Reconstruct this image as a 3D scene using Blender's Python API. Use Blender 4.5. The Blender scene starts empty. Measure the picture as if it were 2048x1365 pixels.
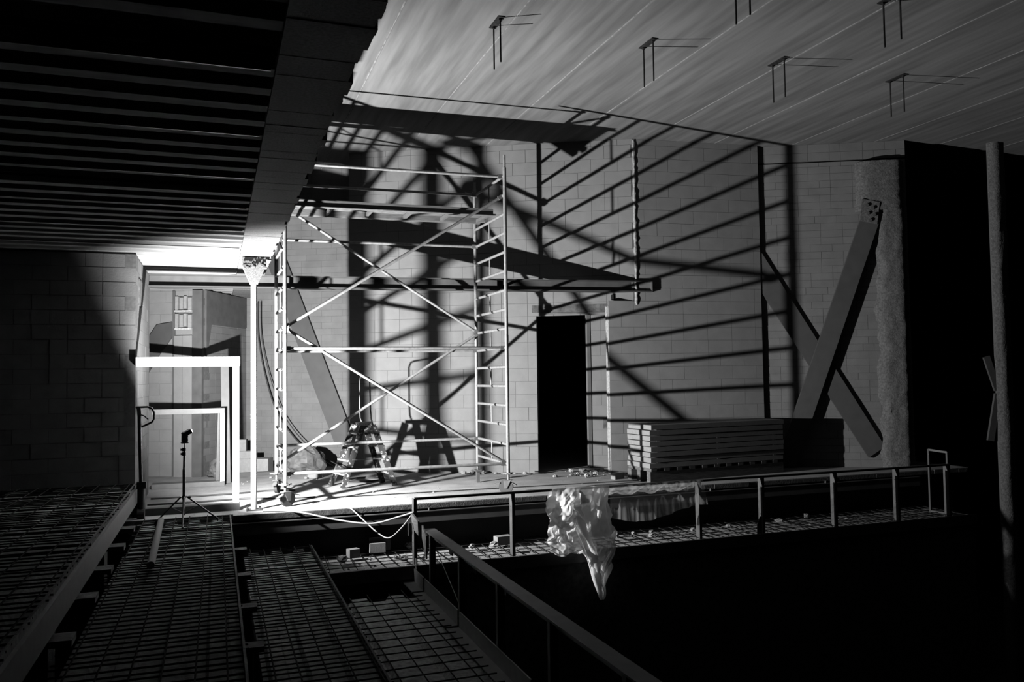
import bpy, math, random
import numpy as np
from mathutils import Vector, Matrix
random.seed(7)
C = bpy.context.scene.collection
SC = bpy.context.scene

# ------------------------------------------------------------------ camera
PITCH, ROLL, YAW, CAMZ = .0431, -.0135, .3447, 1.64
fw = Vector((math.sin(YAW)*math.cos(PITCH), math.cos(YAW)*math.cos(PITCH), math.sin(PITCH)))
rt = Vector((math.cos(YAW), -math.sin(YAW), 0))
up = rt.cross(fw)
cr, sr = math.cos(ROLL), math.sin(ROLL)
rt2 = rt*cr + up*sr
up2 = up*cr - rt*sr
cam_data = bpy.data.cameras.new('camera')
cam = bpy.data.objects.new('camera', cam_data)
C.objects.link(cam)
M = Matrix((rt2, up2, -fw)).transposed().to_4x4()
M.translation = Vector((0, 0, CAMZ))
cam.matrix_world = M
cam_data.sensor_width = 36
cam_data.lens = 36*1650/2048
cam_data.clip_start = .05
cam_data.clip_end = 100
SC.camera = cam

# ------------------------------------------------------------------ world, exposure, flash light
w = bpy.data.worlds.new('night'); SC.world = w; w.use_nodes = True
w.node_tree.nodes['Background'].inputs[0].default_value = (0, 0, 0, 1)
w.node_tree.nodes['Background'].inputs[1].default_value = 0
vs = SC.view_settings
vs.view_transform = 'Standard'; vs.look = 'None'; vs.gamma = 1; vs.exposure = 0
vs.use_curve_mapping = False
FL = Vector((-.267, 10.30, 1.065))            # lens of the flash gun
az, el = math.radians(38), math.radians(26)     # direction of the burst
ax = Vector((math.cos(az)*math.cos(el), math.sin(az)*math.cos(el), math.sin(el)))
ld = bpy.data.lights.new('flash_burst', 'SPOT')
ld.energy = 8300; ld.shadow_soft_size = .032
ld.spot_size = math.radians(166); ld.spot_blend = .8
lo = bpy.data.objects.new('flash_burst', ld); C.objects.link(lo)
lo.location = FL + ax*.05
lo.rotation_euler = (-ax).to_track_quat('Z', 'Y').to_euler()

# ------------------------------------------------------------------ materials
GREY = .5     # scales all base colours, set low to keep bounced light out of shadows
def mat(name, col, rough=.8, metal=0, noise=0, scale=8, stretch=(1, 1, 1), bump=0, bscale=60, rnd=0, spots=None, spec=.15, detail=5):
    col *= GREY
    if spots: spots = (spots[0], spots[1], spots[2]*GREY)
    m = bpy.data.materials.new(name); m.use_nodes = True
    nt = m.node_tree; b = nt.nodes['Principled BSDF']
    b.inputs['Roughness'].default_value = rough
    b.inputs['Metallic'].default_value = metal
    b.inputs['Specular IOR Level'].default_value = spec
    L = nt.links.new
    tc = nt.nodes.new('ShaderNodeTexCoord')
    geo = nt.nodes.new('ShaderNodeNewGeometry')
    mp = nt.nodes.new('ShaderNodeMapping'); mp.inputs['Scale'].default_value = stretch
    L(geo.outputs['Position'], mp.inputs['Vector'])
    val = nt.nodes.new('ShaderNodeValue'); val.outputs[0].default_value = col
    cur = val.outputs[0]
    if noise:
        n = nt.nodes.new('ShaderNodeTexNoise'); n.inputs['Scale'].default_value = scale; n.inputs['Detail'].default_value = detail
        L(mp.outputs[0], n.inputs['Vector'])
        r = nt.nodes.new('ShaderNodeMapRange'); r.inputs[1].default_value = .3; r.inputs[2].default_value = .7
        r.inputs[3].default_value = 1-noise; r.inputs[4].default_value = 1+noise
        L(n.outputs[0], r.inputs[0])
        mu = nt.nodes.new('ShaderNodeMath'); mu.operation = 'MULTIPLY'; L(cur, mu.inputs[0]); L(r.outputs[0], mu.inputs[1]); cur = mu.outputs[0]
    if rnd:
        oi = nt.nodes.new('ShaderNodeObjectInfo')
        r = nt.nodes.new('ShaderNodeMapRange'); r.inputs[3].default_value = 1-rnd; r.inputs[4].default_value = 1+rnd
        L(oi.outputs['Random'], r.inputs[0])
        mu = nt.nodes.new('ShaderNodeMath'); mu.operation = 'MULTIPLY'; L(cur, mu.inputs[0]); L(r.outputs[0], mu.inputs[1]); cur = mu.outputs[0]
    if spots:
        sc_, th, v2 = spots
        n = nt.nodes.new('ShaderNodeTexNoise'); n.inputs['Scale'].default_value = sc_; n.inputs['Detail'].default_value = 6
        L(mp.outputs[0], n.inputs['Vector'])
        r = nt.nodes.new('ShaderNodeMapRange'); r.inputs[1].default_value = th; r.inputs[2].default_value = th+.04
        L(n.outputs[0], r.inputs[0])
        mx = nt.nodes.new('ShaderNodeMix'); mx.data_type = 'FLOAT'
        L(r.outputs[0], mx.inputs[0]); L(cur, mx.inputs[2]); mx.inputs[3].default_value = v2; cur = mx.outputs[0]
    cb = nt.nodes.new('ShaderNodeCombineColor')
    for i in range(3): L(cur, cb.inputs[i])
    L(cb.outputs[0], b.inputs['Base Color'])
    if bump:
        n = nt.nodes.new('ShaderNodeTexNoise'); n.inputs['Scale'].default_value = bscale; n.inputs['Detail'].default_value = 4
        L(mp.outputs[0], n.inputs['Vector'])
        bp = nt.nodes.new('ShaderNodeBump'); bp.inputs['Strength'].default_value = bump; bp.inputs['Distance'].default_value = .01
        L(n.outputs[0], bp.inputs['Height']); L(bp.outputs[0], b.inputs['Normal'])
    return m
M_BLOCK = mat('pale block', .16, .9, noise=.07, scale=5, rnd=.025, bump=.12, bscale=90)
M_BRICK = mat('pale brick', .13, .9, noise=.1, scale=4, rnd=.05, bump=.15, bscale=80)
M_LBLOCK = mat('rough block', .13, .9, noise=.12, scale=5, rnd=.05, bump=.2, bscale=60)
M_JOINT = mat('ceiling joint', .17, .95, noise=.4, scale=12)
M_MORTAR = mat('mortar', .09, .95, noise=.2, scale=30)
M_FOAM = mat('mortar foam', .3, .95, noise=.3, scale=30, bump=.6, bscale=80)
M_CEIL = mat('hollow core concrete', .12, .9, noise=.27, scale=2.6, stretch=(3.2, .25, 1), bump=.12, bscale=70)
M_CONC = mat('speckled concrete', .12, .9, noise=.3, scale=60, bump=.3, bscale=120)
M_FLOOR = mat('dusty screed', .3, .92, noise=.22, scale=3, bump=.35, bscale=60, spots=(55, .64, .4))
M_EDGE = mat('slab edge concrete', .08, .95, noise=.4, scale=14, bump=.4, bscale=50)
M_ROUGH = mat('sprayed coating', .09, 1, noise=.35, scale=30, bump=.8, bscale=50)
M_GALV = mat('galvanised deck', .17, .85, noise=.25, scale=6, stretch=(.3, 3, 3), spec=.03)
M_WHITE = mat('white paint', .6, .55, noise=.04, scale=12)
M_ALU = mat('scaffold aluminium', .2, .45, metal=.3, noise=.2, scale=25, bump=.05, bscale=150)
M_ALUD = mat('platform aluminium', .13, .5, metal=.4, noise=.25, scale=18, stretch=(.4, 3, 3))
M_STEEL = mat('primed steel', .07, .55, noise=.15, scale=6)
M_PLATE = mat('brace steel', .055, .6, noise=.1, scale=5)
M_GREYFR = mat('grey frame', .1, .6, noise=.12, scale=8)
M_ZINC = mat('zinc sheet', .12, .5, metal=.35, noise=.18, scale=10)
M_REBAR = mat('rebar', .022, 1, noise=.4, scale=40, spec=.02)
M_BLACK = mat('black plastic', .012, .5)
M_BLACKM = mat('black metal', .02, .4, spec=.4)
M_RUBBLE = mat('rubble', .24, .95, noise=.3, scale=30, rnd=.3, bump=.5, bscale=60)
M_AER = mat('aerated slab', .2, .95, noise=.08, scale=20, rnd=.03, bump=.2, bscale=120)
M_WOOD = mat('weathered wood', .1, .85, noise=.3, scale=8, stretch=(1, 1, 6))
M_LADDER = mat('paint splashed ladder', .02, .6, spots=(24, .57, .2))
M_LADTREAD = mat('worn ladder tread', .18, .7, noise=.3, scale=30, spots=(30, .56, .04))
M_RUBBER = mat('castor rubber', .05, .7)
M_CABW = mat('white cable', .4, .5)
M_CABB = mat('dark cable', .03, .5)
M_FABRIC = mat('tarpaulin', .09, .6, noise=.3, scale=12, bump=.4, bscale=15)
M_DCONC = mat('deck trough fill', .26, .95, noise=.35, scale=22, bump=.5, bscale=50)
m = bpy.data.materials.new('clear plastic film'); m.use_nodes = True
nt = m.node_tree; nt.nodes.remove(nt.nodes['Principled BSDF'])
tr = nt.nodes.new('ShaderNodeBsdfTransparent'); tl = nt.nodes.new('ShaderNodeBsdfTranslucent'); gl = nt.nodes.new('ShaderNodeBsdfGlossy'); df = nt.nodes.new('ShaderNodeBsdfDiffuse')
tl.inputs[0].default_value = (.8, .8, .8, 1); df.inputs[0].default_value = (.8, .8, .8, 1); gl.inputs[0].default_value = (.8, .8, .8, 1); gl.inputs['Roughness'].default_value = .3
m1 = nt.nodes.new('ShaderNodeMixShader'); m2 = nt.nodes.new('ShaderNodeMixShader'); m3 = nt.nodes.new('ShaderNodeMixShader')
m1.inputs[0].default_value = .5; m2.inputs[0].default_value = .12; m3.inputs[0].default_value = .84
nt.links.new(tl.outputs[0], m1.inputs[1]); nt.links.new(df.outputs[0], m1.inputs[2])
nt.links.new(m1.outputs[0], m2.inputs[1]); nt.links.new(gl.outputs[0], m2.inputs[2])
nt.links.new(tr.outputs[0], m3.inputs[1]); nt.links.new(m2.outputs[0], m3.inputs[2])
nt.links.new(m3.outputs[0], nt.nodes['Material Output'].inputs[0])
M_FILM = m
M_CLEAR = M_FILM.copy(); M_CLEAR.name = 'clear single plastic film'
for n_ in M_CLEAR.node_tree.nodes:
    if n_.type == 'MIX_SHADER' and abs(n_.inputs[0].default_value-.84) < .01: n_.inputs[0].default_value = .16
m = bpy.data.materials.new('flash lens'); m.use_nodes = True
b = m.node_tree.nodes['Principled BSDF']; b.inputs['Emission Color'].default_value = (1, 1, 1, 1); b.inputs['Emission Strength'].default_value = 12
M_LENS = m

# ------------------------------------------------------------------ helpers
def V(*a): return Vector(a)
class MB:
    def __init__(s): s.v = []; s.f = []
    def add(s, vs_, fs): 
        o = len(s.v); s.v += [Vector(p) for p in vs_]; s.f += [tuple(i+o for i in f) for f in fs]; return s
    def obox(s, c, ex, ey, ez):
        c, ex, ey, ez = Vector(c), Vector(ex), Vector(ey), Vector(ez)
        vs_ = [c+ex*i+ey*j+ez*k for k in (-1, 1) for j in (-1, 1) for i in (-1, 1)]
        return s.add(vs_, [(0, 2, 3, 1), (4, 5, 7, 6), (0, 1, 5, 4), (2, 6, 7, 3), (0, 4, 6, 2), (1, 3, 7, 5)])
    def box(s, x0, x1, y0, y1, z0, z1):
        return s.obox(((x0+x1)/2, (y0+y1)/2, (z0+z1)/2), ((x1-x0)/2, 0, 0), (0, (y1-y0)/2, 0), (0, 0, (z1-z0)/2))
    def bar(s, p, q, a, b_, ref=(0, 0, 1)):
        """rectangular bar from p to q, a wide sideways, b_ tall along ref"""
        p, q = Vector(p), Vector(q); d = q-p; ln = d.length; d.normalize(); r = Vector(ref)
        sd = d.cross(r)
        if sd.length < 1e-4: sd = d.cross(Vector((1, 0, 0)))
        sd.normalize(); u2 = sd.cross(d)
        return s.obox((p+q)/2, d*ln/2, sd*a/2, u2*b_/2)
    def tube(s, p, q, r, n=10, r2=None):
        return s.path([p, q], [r, r if r2 is None else r2], n)
    def path(s, pts, r, n=8, closed=False):
        pts = [Vector(p) for p in pts]; k = len(pts)
        rs = r if isinstance(r, (list, tuple)) else [r]*k
        ref = None; vs_ = []
        for i, p in enumerate(pts):
            d = (pts[min(i+1, k-1)]-pts[max(i-1, 0)]).normalized()
            if ref is None:
                ref = d.cross(Vector((0, 0, 1)))
                if ref.length < .1: ref = d.cross(Vector((1, 0, 0)))
            ref = (ref-d*ref.dot(d)).normalized(); b2 = d.cross(ref)
            for j in range(n):
                a = 2*math.pi*j/n; vs_.append(p+ref*math.cos(a)*rs[i]+b2*math.sin(a)*rs[i])
        fs = [(i*n+j, i*n+(j+1) % n, (i+1)*n+(j+1) % n, (i+1)*n+j) for i in range(k-1) for j in range(n)]
        m_ = len(vs_); vs_ += vs_[:n]+vs_[m_-n:m_]
        fs += [tuple(m_+j for j in range(n-1, -1, -1)), tuple(m_+n+j for j in range(n))]
        return s.add(vs_, fs)
    def prism(s, poly, d):
        """polygon (list of 3D points) pushed along vector d"""
        n = len(poly); d = Vector(d); vs_ = [Vector(p) for p in poly]+[Vector(p)+d for p in poly]
        return s.add(vs_, [tuple(range(n-1, -1, -1)), tuple(range(n, 2*n))]+[(i, (i+1) % n, (i+1) % n+n, i+n) for i in range(n)])
    def disc(s, c, axis, r, t, n=20):
        c = Vector(c); a = Vector(axis).normalized()*t/2; return s.tube(c-a, c+a, r, n)
    def build(s, name, m_, parent=None, smooth=False, bevel=0, origin=None):
        off = wloc(parent) if parent else Vector(origin or (0, 0, 0))
        me = bpy.data.meshes.new(name); me.from_pydata([p-off for p in s.v], [], s.f); me.update()
        me.materials.append(m_)
        if smooth:
            for p in me.polygons: p.use_smooth = len(p.vertices) < 6
        o = bpy.data.objects.new(name, me); C.objects.link(o)
        if parent: o.parent = parent
        else: o.location = off
        if bevel:
            bv = o.modifiers.new('bevel', 'BEVEL'); bv.width = bevel; bv.segments = 2
        return o
def wloc(o):
    p = Vector((0, 0, 0))
    while o: p += o.location; o = o.parent
    return p
def tag(o, label, cat, group=None, kind=None):
    o['label'] = label; o['category'] = cat
    if group: o['group'] = group
    if kind: o['kind'] = kind
    return o
def thing(name, loc, label, cat, group=None, kind=None):
    o = bpy.data.objects.new(name, None); C.objects.link(o); o.location = loc; o.empty_display_size = .1
    return tag(o, label, cat, group, kind)
def struct(name, loc, label=None):
    o = bpy.data.objects.new(name, None); C.objects.link(o); o.location = loc; o.empty_display_size = .1
    o['kind'] = 'structure'
    if label: o['label'] = label
    return o
CUBES = {}
def cube_mesh(name, m_):
    k = (name, m_.name)
    if k not in CUBES:
        b_ = MB().box(-.5, .5, -.5, .5, -.5, .5)
        me = bpy.data.meshes.new(name); me.from_pydata(b_.v, [], b_.f); me.materials.append(m_); CUBES[k] = me
    return CUBES[k]
def piece(name, m_, c, size, rotz, parent):
    o = bpy.data.objects.new(name, cube_mesh(name, m_)); C.objects.link(o); o.parent = parent
    o.location = Vector(c)-wloc(parent); o.scale = size; o.rotation_euler = (0, 0, rotz); return o
def rock(c, r, seed, flat=1.0):
    rn = random.Random(seed); b_ = MB()
    n1, n2 = 4, 6; vs_ = [V(0, 0, 1)]
    for i in range(1, n1):
        for j in range(n2):
            t = math.pi*i/n1; a = 2*math.pi*(j+.5*(i % 2))/n2
            vs_.append(V(math.sin(t)*math.cos(a), math.sin(t)*math.sin(a), math.cos(t)))
    vs_.append(V(0, 0, -1))
    sx, sy, sz = rn.uniform(.8, 1.4), rn.uniform(.7, 1.1), rn.uniform(.5, .9)*flat
    vs_ = [V(p.x*sx, p.y*sy, p.z*sz)*r*rn.uniform(.75, 1.15) for p in vs_]
    lo_ = min(p.z for p in vs_)
    a = rn.uniform(0, 6.28); ca, sa = math.cos(a), math.sin(a)
    vs_ = [V(p.x*ca-p.y*sa, p.x*sa+p.y*ca, max(p.z-lo_-.12*r, 0)) + Vector(c) for p in vs_]
    fs = [(0, 1+j, 1+(j+1) % n2) for j in range(n2)]
    for i in range(n1-2):
        for j in range(n2):
            a0 = 1+i*n2+j; a1 = 1+i*n2+(j+1) % n2; b0 = a0+n2; b1 = a1+n2
            if i % 2 == 0: fs += [(a0, b0, a1), (a1, b0, b1)]
            else: fs += [(a0, b0, b1), (a0, b1, a1)]
    e = len(vs_)-1; s0 = 1+(n1-2)*n2
    fs += [(e, s0+(j+1) % n2, s0+j) for j in range(n2)]
    b_.add(vs_, fs); return b_

# ------------------------------------------------------------------ block walls
def wall(name, a, b_, z0, z1, thick, bw, bh, m_, holes=(), gap=.006, proud=.006, jit=.0015, pname='block', limit=300, label=None, seed=1, mm=None, row0=0, zoff=0):
    rn = random.Random(seed)
    a = Vector((a[0], a[1])); b_ = Vector((b_[0], b_[1])); d = (b_-a); ln = d.length; d.normalize()
    n = Vector((d.y, -d.x)); ang = math.atan2(d.y, d.x)
    root = struct(name, (a.x, a.y, z0), label)
    def P(s_, dep, z): q = a+d*s_+n*dep; return V(q.x, q.y, z)
    # mortar bed behind the blocks, cut round the openings
    ss = sorted({0, ln}|{min(max(h[i], 0), ln) for h in holes for i in (0, 1)}); zs = sorted({z0, z1}|{min(max(h[i], z0), z1) for h in holes for i in (2, 3)})
    bed = MB()
    for i in range(len(ss)-1):
        for j in range(len(zs)-1):
            sm, zm = (ss[i]+ss[i+1])/2, (zs[j]+zs[j+1])/2
            if any(h[0] < sm < h[1] and h[2] < zm < h[3] for h in holes): continue
            bed.obox(P(sm, -proud-thick/2, zm), (d*(ss[i+1]-ss[i])/2).to_3d(), (n*thick/2).to_3d(), (0, 0, (zs[j+1]-zs[j])/2))
    bed.build('mortar_bed', mm or M_MORTAR, root)
    cnt = 0; rest = MB(); r_ = row0; z = z0-zoff
    while z < z1-.02:
        zb, zt = max(z, z0), min(z+bh, z1)
        if zt-zb < .03: z += bh; r_ += 1; continue
        s_ = -bw*(.5 if r_ % 2 else 0)-bw*rn.choice([0, 0, .25])*(1 if rn.random() < .2 else 0)
        while s_ < ln-.01:
            wd = bw*(1 if rn.random() < .9 else .5)
            segs = [(max(s_, 0), min(s_+wd, ln))]
            for h in holes:
                if h[2] < (zb+zt)/2 < h[3]:
                    ns = []
                    for x0, x1 in segs:
                        if x1 <= h[0] or x0 >= h[1]: ns.append((x0, x1)); continue
                        if x0 < h[0]: ns.append((x0, h[0]))
                        if x1 > h[1]: ns.append((h[1], x1))
                    segs = ns
            for x0, x1 in segs:
                if x1-x0 < .045: continue
                dj = rn.uniform(-jit, jit); g = gap*rn.uniform(.5, 1.2)
                c_ = P((x0+x1)/2, dj-.03, (zb+zt)/2)
                if cnt < limit: piece(pname, m_, c_, (x1-x0-g, .06, zt-zb-g), ang, root)
                else: rest.obox(c_, (d*(x1-x0-g)/2).to_3d(), (n*.03).to_3d(), (0, 0, (zt-zb-g)/2))
                cnt += 1
            s_ += wd
        z += bh; r_ += 1
    if rest.v: rest.build('upper_'+pname+'s', m_, root)['kind'] = 'stuff'
    return root
def along(a, b_):
    a = Vector(a); b_ = Vector(b_); d = (b_-a).normalized(); n = Vector((d.y, -d.x)); return a, d, n

ZC = 5.65
# wall behind the scaffold
A0, A1 = (2.215, 14.613), (6.65, 12.324)
aA, dA, nA = along(A0, A1)
sA = lambda u: (u-A0[0])/dA.x
hA = (sA(5.15), 9, 0, 2.70)
wA = wall('wall_back', A0, A1, 0, ZC, .2, .45, .222, M_BLOCK, holes=[hA], label='pale block wall with a dark doorway behind the scaffold tower', seed=3)
def PA(u, dep, z): q = aA+dA*sA(u)+nA*dep; return V(q.x, q.y, z)
# concrete lintel over the doorway and the steel angle under it
lin = MB().obox(PA(5.83, -.07, 2.785), (dA*.84).to_3d(), (nA*.078).to_3d(), (0, 0, .062)).build('lintel', M_EDGE, wA)
MB().obox(PA(5.76, -.06, 2.70), (dA*.62).to_3d(), (nA*.085).to_3d(), (0, 0, .012)).build('lintel_angle', M_ZINC, wA)
MB().obox(PA(6.30, .02, 2.95), (dA*.018).to_3d(), (nA*.02).to_3d(), (0, 0, .045)).build('wall_bracket', M_STEEL, wA)
# wall to the right of the doorway
B0, B1 = (6.162, 12.384), (8.975, 12.063)
aB, dB, nB = along(B0, B1)
sB = lambda u: (u-B0[0])/dB.x
wB = wall('wall_back_right', B0, B1, 0, ZC, .14, .45, .222, M_BLOCK, holes=[(-.01, sB(6.655), 2.80, 6)], label='pale block wall beside the doorway, slabs stacked against it', seed=5)
# end of that wall facing the flash, its brightness put into a paler colour
eB = struct('trim_1', (6.172, 12.417, 0), 'cut end of the block wall at the doorway, coloured paler for its lit side')
q = aB+dB*.005-nB*.075
MB().obox((q.x, q.y, 1.4), (-dB*.006).to_3d(), (nB*.072).to_3d(), (0, 0, 1.398)).build('end_face', M_FOAM, eB)
MB().obox(((aB+dB*.25-nB*.075).x, (aB+dB*.25-nB*.075).y, 2.797), (dB*.255).to_3d(), (nB*.072).to_3d(), (0, 0, .006)).build('top_bed', M_BLOCK, eB)
# foam and mortar squeezed out of the vertical joint between the two walls
j = MB(); rn = random.Random(2); pts = []; rs = []
z = 2.82
while z < ZC-.02:
    pts.append(V(6.658+rn.uniform(-.006, .006), 12.321+rn.uniform(-.004, .002), z)); rs.append(rn.uniform(.014, .03)); z += .05
j.path(pts, rs, 7)
jo = j.build('trim_2', M_FOAM); jo['kind'] = 'structure'; jo['label'] = 'crumbly mortar joint running up the wall corner'
# right hand brick wall with the crossed braces
C0, C1 = (8.8, 12.254), (11.24, 11.01)
aC, dC, nC = along(C0, C1)
wCt = wall('wall_right_head', C0, C1, 5.352, ZC, .2, .37, .149, M_BRICK, pname='brick', label='top brick courses above the open joint of the braced wall', seed=9)
wC = wall('wall_right', C0, C1, 0, 5.328, .2, .37, .125, M_BRICK, pname='brick', label='brick wall with crossed steel braces and a sprayed column', seed=8)
def PC(u, dep, z):
    q = aC+dC*((u-C0[0])/dC.x)+nC*dep; return V(q.x, q.y, z)
def plate(name, quad, dep, th, m_, label, cat, PF):
    base = PF(*quad[-1][:1], 0, 0)
    t = thing(name, base, label, cat)
    n3 = (PF(0, 1, 0)-PF(0, 0, 0))
    MB().prism([PF(u, dep, z) for u, z in quad], n3*th).build('flange', m_, t)
    return t
plate('cross_brace', [(9.03, 3.78), (10.79, .36), (10.55, .17), (8.99, 3.13), (8.99, 3.72)], .015, .05, M_PLATE, 'steel brace sloping down to the foot of the sprayed column', 'brace', PC)
plate('cross_brace', [(10.51, 4.25), (10.775, 4.18), (9.45, .02), (9.15, .02)], .09, .07, M_PLATE, 'steel brace rising to the top of the sprayed column', 'brace', PC)
# sprayed column: one rough skin
def rough_column(name, us, dep, z0, z1, label, PF, seed, m_=M_ROUGH, amp=.03):
    rn = random.Random(seed); b_ = MB(); nz = 70; nu = 10
    prof = []
    for i in range(nu+1):
        t = i/nu; prof.append((us[0]+(us[1]-us[0])*t, dep*(1-abs(2*t-1)**6)))
    grid = []
    for k in range(nz+1):
        z = z0+(z1-z0)*k/nz; wob = .025*math.sin(z*5.3+seed)+.02*math.sin(z*13+1)
        grid.append([PF(u+(wob+rn.uniform(-.012, .012) if i < 3 else rn.uniform(-.006, .006)), d_+(rn.uniform(-amp, amp)*.5 if 0 < i < nu else 0), z) for i, (u, d_) in enumerate(prof)])
    vs_ = [p for r in grid for p in r]; w_ = nu+1
    fs = [(k*w_+i, k*w_+i+1, (k+1)*w_+i+1, (k+1)*w_+i) for k in range(nz) for i in range(nu)]
    b_.add(vs_, fs)
    t = thing(name, PF(us[0], 0, 0), label, 'column')
    b_.build('coating', m_, t, smooth=True)
    return t
col1 = rough_column('sprayed_column', (10.75, 11.2), .14, 0, 4.45, 'rough sprayed column beside the crossed braces', PC, 3)
MBc = MB(); rn = random.Random(9); grid = []
for k in range(25):
    z = 4.42+.86*k/24
    grid.append([PC(10.48+.72*i/12+(rn.uniform(-.02, .02) if i < 2 else 0), (.16*(1-abs(2*i/12-1)**6))+rn.uniform(-.012, .012), z) for i in range(13)])
MBc.add([p for r in grid for p in r], [(k*13+i, k*13+i+1, (k+1)*13+i+1, (k+1)*13+i) for k in range(24) for i in range(12)])
MBc.build('coated_head', M_ROUGH, col1, smooth=True)
for i, (u, z) in enumerate([(10.60, 4.5), (10.68, 4.45), (10.61, 4.36), (10.70, 4.33), (10.64, 4.24)]):
    MB().disc(PC(u, .19, z), (nC.x, nC.y, 0), .03, .05, 8).build('bolt', M_STEEL, col1)
gus = [(10.54, 4.62), (10.80, 4.55), (10.75, 4.17), (10.50, 4.24)]
MB().prism([PC(u, .15, z) for u, z in gus], (nC*.025).to_3d()).build('gusset_plate', M_ROUGH, col1)
# recessed wall left of the scaffold (same plane as the right hand wall)
R0, R1 = (.46, 16.64), (2.75, 15.471)
aR, dR, nR = along(R0, R1)
wR = wall('wall_recess', R0, R1, 0, ZC, .2, .40, .118, M_BRICK, pname='brick', label='brick wall set back left of the tall pale block wall', seed=12, gap=.004, proud=.004, jit=.001)
def PR(u, dep, z):
    q = aR+dR*((u-R0[0])/dR.x)+nR*dep; return V(q.x, q.y, z)
plate('cross_brace', [(1.10, 4.45), (2.50, .42), (2.13, .42), (.75, 4.45)], .03, .05, M_PLATE, 'steel brace on the recessed brick wall behind the tower', 'brace', PR)
# wall with pilaster seen through the white frame
P0, P1 = (-2.6, 16.36), (-.20, 15.14)
aP, dP, nP = along(P0, P1)
wP = wall('wall_passage', P0, P1, 0, 3.3, .2, .42, .2, M_BLOCK, label='block wall at the back of the passage behind the white frame', seed=21, gap=.004, proud=.004, jit=.001)
def PP(u, dep, z):
    q = aP+dP*((u-P0[0])/dP.x)+nP*dep; return V(q.x, q.y, z)
def psheet(name, u0, u1, z0, z1, dep, th, m_, parent):
    return MB().obox((PP(u0, dep, z0)+PP(u1, dep, z1))/2, (PP(u1, 0, 0)-PP(u0, 0, 0))/2, (nP*th/2).to_3d(), (0, 0, (z1-z0)/2)).build(name, m_, parent)
psheet('pilaster_half', -.655, -.52, 0, 2.42, .03, .06, M_BLOCK, wP)
psheet('pilaster_half', -.515, -.365, 0, 2.42, .03, .06, M_BLOCK, wP)
psheet('groove', -.70, -.66, 0, 3.2, .012, .02, M_STEEL, wP)
psheet('column_flange', -.355, -.20, 0, 3.2, .03, .07, M_STEEL, wP)
for z0_, z1_ in ((2.55, 2.80), (2.86, 3.10)):
    psheet('pocket_back', -.65, -.37, z0_, z1_, .012, .02, M_MORTAR, wP)
    for i in range(4):
        u = -.645+.07*i; psheet('broken_infill', u, u+.045+.012*(i % 2), z0_+.015*(i % 3), z1_-.02*(i % 2), .03, .04, M_AER, wP)
    psheet('pocket_sill', -.65, -.37, z0_-.03, z0_, .035, .06, M_FOAM, wP)
t = thing('cross_brace', PP(-1.0, 0, 2.0), 'dark steel brace on the passage wall beside the pilaster', 'brace')
MB().prism([PP(u, .01, z) for u, z in [(-1.35, 2.0), (-.95, 2.62), (-.70, 2.66), (-.70, 2.40), (-.92, 2.08), (-1.2, 1.6)]], (nP*.03).to_3d()).build('flange', M_PLATE, t)
# return wall between the passage wall and the recess
W0, W1 = (-.20, 15.14), (.55, 16.61)
aW, dW, nW = along(W0, W1)
wW = wall('wall_return', W0, W1, 0, 3.3, .1, .42, .118, M_BRICK, pname='brick', label='short brick return wall behind the leaning frames', seed=31, gap=.004, proud=.004, jit=.001)
def PW(s_, dep, z): q = aW+dW*s_+nW*dep; return V(q.x, q.y, z)
t = thing('steel_haunch', PW(.5, 0, 2.7), 'grey steel haunch plate under the lower ceiling at the passage', 'steel plate')
MB().prism([PW(.02, .01, 3.2), PW(.02, .01, 2.0), PW(.12, .01, 2.3), PW(.2, .01, 2.62), PW(1.55, .01, 2.62), PW(1.55, .01, 3.2)], (nW*.03).to_3d()).build('web', M_STEEL, t)
# left hand block wall, its end, and the far left return
wL = wall('wall_left', (-2.45, 11.16), (-.935, 11.16), .38, 3.22, .25, .38, .178, M_LBLOCK, label='left block wall beside the white door frame', seed=41, gap=.009, proud=.006, jit=.003)
wE = wall('wall_left_end', (-.935, 11.16), (-.935, 13.35), 0, 3.22, .12, .5, .178, M_LBLOCK, label='lit end face of the left block wall', seed=43, gap=.005, proud=.003)
MB().box(-1.2, -.92, 11.5, 11.9, 2.62, 2.95).build('lintel_stub', M_EDGE, wE)
rn = random.Random(4)
wF = wall('wall_far_left', (-2.43, 8.4), (-2.43, 11.2), .38, 3.22, .12, .5, .4, M_LBLOCK, label='dim block wall at the far left edge', seed=47, gap=.01, jit=.012)
# inner wall glimpsed through the doorway
I0, I1 = (6.30, 13.42), (7.6, 12.75)
wI = wall('wall_inner', I0, I1, 0, 2.72, .12, .38, .222, M_BLOCK, label='narrow block wall seen through the doorway', seed=51, gap=.004)
MB().box(6.235, 6.30, 13.40, 13.46, 0, 2.75).build('jamb_strip', M_LBLOCK, wI)
MB().obox((6.62, 13.235, .78), (.14, -.072, 0), (.004, .008, 0), (0, 0, .085)).build('dark_patch', M_EDGE, wI)
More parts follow.
